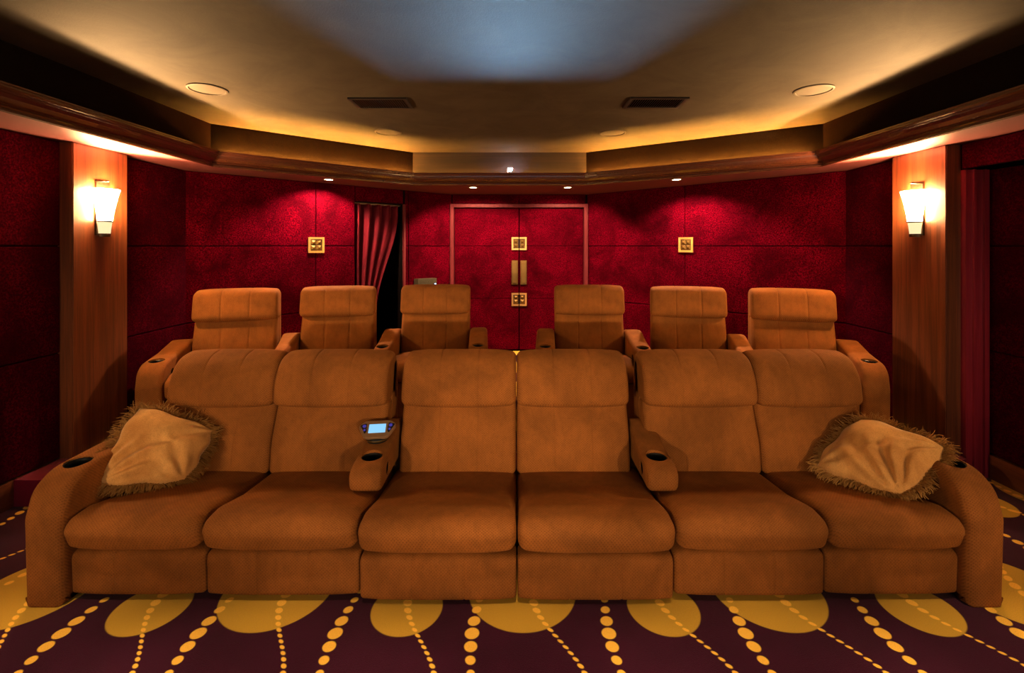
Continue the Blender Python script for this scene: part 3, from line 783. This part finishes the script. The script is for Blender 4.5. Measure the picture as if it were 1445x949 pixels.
# ------------------------------------------------------------------ pillows with fringe
def pillow(corners, T, label, seed, wr):
    """corners: top-left, top-right, bottom-right, bottom-left of the face turned to the room"""
    rnd = random.Random(seed)
    C = [Vector(c) for c in corners]; ctr = sum(C, Vector())/4
    nrm = (C[1]-C[3]).cross(C[0]-C[2]).normalized()
    if nrm.dot(Vector((0, 0, E))-ctr) < 0: nrm = -nrm
    root = empty('throw_pillow', (ctr.x, ctr.y, min(c.z for c in C))); tag(root, label, 'pillow', 'fringed throw pillows')
    o0 = Vector(root.location); n = 44
    def surf(u, v):
        # concave edges, pointed corners
        k = .06; uu = 1.07*u*(1-k*v*v-.03*math.cos(v*7)); vv = 1.07*v*(1-k*u*u-.03*math.cos(u*6))
        p = (C[0]*(1-uu)*(1+vv)+C[1]*(1+uu)*(1+vv)+C[2]*(1+uu)*(1-vv)+C[3]*(1-uu)*(1-vv))/4
        t = (max(0, 1-u**2)*max(0, 1-v**2))**.5
        return p, t
    def wrinkle(u, v):
        w = 0
        for (cu, cv, amp, fr, ph, reach) in wr:
            du, dv_ = u-cu, v-cv; r = math.hypot(du, dv_); a = math.atan2(dv_, du)
            w += amp*math.sin(a*fr+ph+r*1.35)*math.exp(-((r-reach*.5)/reach)**2*2)
        return w
    V = []; F = []
    for side in (1, -1):
        for j in range(n+1):
            for i in range(n+1):
                u, v = -1+2*i/n, -1+2*j/n; p, t = surf(u, v)
                d = T*t*(1 if side > 0 else .75)
                if side > 0: d += t*wrinkle(u, v)
                V.append(p+nrm*side*d-o0)
    m = (n+1)**2
    for s in range(2):
        for j in range(n):
            for i in range(n):
                F.append(tuple(s*m+q for q in (j*(n+1)+i, j*(n+1)+i+1, (j+1)*(n+1)+i+1, (j+1)*(n+1)+i)))
    mesh_obj('cover', V, F, 'pillow', root, 170)
    # fringe of twisted threads all round the seam
    V = []; F = []
    per = []
    K = 150
    for e in range(4):
        for i in range(K):
            t = -1+2*i/K
            per.append({0: (t, 1), 1: (1, -t), 2: (-t, -1), 3: (-1, t)}[e])
    for (u, v) in per:
        p, _ = surf(u, v); q, _ = surf(u*.9, v*.9)
        out = (p-q).normalized(); tan = nrm.cross(out).normalized()
        for rep in range(2):
            L = rnd.uniform(.035, .070); a = rnd.uniform(-.7, .7); b_ = rnd.uniform(-.8, .8)
            d0 = (out+tan*a+nrm*b_).normalized(); cur = p+nrm*rnd.uniform(-.008, .008)-out*.004; w = rnd.uniform(.0014, .0026)
            sway = tan*rnd.uniform(-1.3, 1.3); base = len(V); seg = 4
            for k in range(seg+1):
                f = k/seg; wv = w*(1-.3*f)
                for c in range(3):
                    an = c*2.094; V.append(cur+tan*math.cos(an)*wv+nrm*math.sin(an)*wv-o0)
                d1 = (d0+sway*f+Vector((0, 0, -1))*.85*f).normalized(); cur = cur+d1*(L/seg)
            for k in range(seg):
                for c in range(3):
                    F.append((base+k*3+c, base+k*3+(c+1) % 3, base+k*3+3+(c+1) % 3, base+k*3+3+c))
    me = bpy.data.meshes.new('fringe'); me.from_pydata([tuple(q) for q in V], [], F); me.materials.append(M_['fringe'])
    fo = bpy.data.objects.new('fringe', me); col.objects.link(fo); fo.parent = root; fo['kind'] = 'stuff'; fo['label'] = 'brown twisted thread fringe'
    return root
def at(px, py, Y): s = 665/Y; return ((px-728)/s, Y, E-(py-347)/s)
pillow([at(196, 574, 2.62), at(302, 607, 2.68), at(262, 678, 2.51), at(134, 682, 2.30)], .095,
       'champagne velvet pillow with brown fringe against the arm by the burgundy wall', 3,
       [(1, -1, .022, 13, 0, .8), (-1, -1, .022, 16, 1, 1.0), (1, 1, .016, 13, 2, .6), (.2, .1, .010, 3, .5, 1.2)])
pillow([at(1214, 590, 2.68), at(1338, 632, 2.32), at(1274, 700, 2.28), at(1150, 658, 2.61)], .095,
       'champagne velvet pillow with brown fringe against the arm by the recess', 5,
       [(1, -1, .026, 18, 0, 1.3), (1, 1, .014, 13, 1, .7), (-1, -1, .014, 12, 2, .7), (0, 0, .009, 3, .5, 1.2)])

# ------------------------------------------------------------------ remote control in its cradle on the sofa arm
rm = empty('touchscreen_remote', (-.778, Y0+.515, .540), R(8)); tag(rm, 'touchscreen remote with glowing display standing on the sofa arm', 'remote control')
crad = MB().lathe([(0, -.008), (.055, -.008), (.060, .004), (.056, .014), (.045, .018), (0, .018)], 32).build('cradle', 'black', rm, True)
MB().lathe([(.0605, .002), (.063, .005), (.0605, .009)], 32, closed=True).build('cradle_ring', 'brass_old', crad, True)
out2 = round_poly(V2([(-.108, .032), (-.070, .062), (.070, .062), (.108, .032), (.062, -.052), (-.062, -.052)]), [.028, .03, .03, .028, .04, .04], 6)
tilt = Matrix.Translation((0, .0, .042)) @ Matrix.Rotation(R(30), 4, 'X')
def plate(name, outl, z0, z1, mat, parent, bev=.004):
    c = sum(outl, Vector((0, 0)))/len(outl); m = len(outl); V = []; F = []
    for z, s in ((z0, .94), (z0+bev, 1), (z1-bev, 1), (z1, .96)):
        for p in outl:
            q = c+(p-c)*s; V.append(tilt @ Vector((q.x, q.y, z)))
    for k in range(3):
        for i in range(m): F.append((k*m+i, k*m+(i+1) % m, (k+1)*m+(i+1) % m, (k+1)*m+i))
    F.append(tuple(range(m))); F.append(tuple(3*m+i for i in range(m)))
    return mesh_obj(name, V, F, mat, parent, 40)
body = plate('body', out2, -.008, .014, 'remote', rm, .005)
sq = lambda x0, x1, y0, y1, r=.003: round_poly(V2([(x0, y0), (x1, y0), (x1, y1), (x0, y1)]), r, 3)
plate('display', sq(-.046, .046, -.022, .036), .0135, .0165, 'lcd', body, .0008)
for s in (-1, 1):
    pad = plate('button_pad', round_poly(V2([(s*.060, .045), (s*.096, .033), (s*.064, -.026), (s*.056, -.010)]), .008, 4), .0135, .0158, 'black', body, .0006)
    for (bx_, by_, br) in ((.072, .024, .0105), (.068, -.002, .007)):
        plate('button', round_poly(V2([(s*bx_+br*math.cos(k*math.pi/4), by_+br*math.sin(k*math.pi/4)) for k in range(8)]), .002, 2), .0155, .0185, 'blue', pad, .0006)
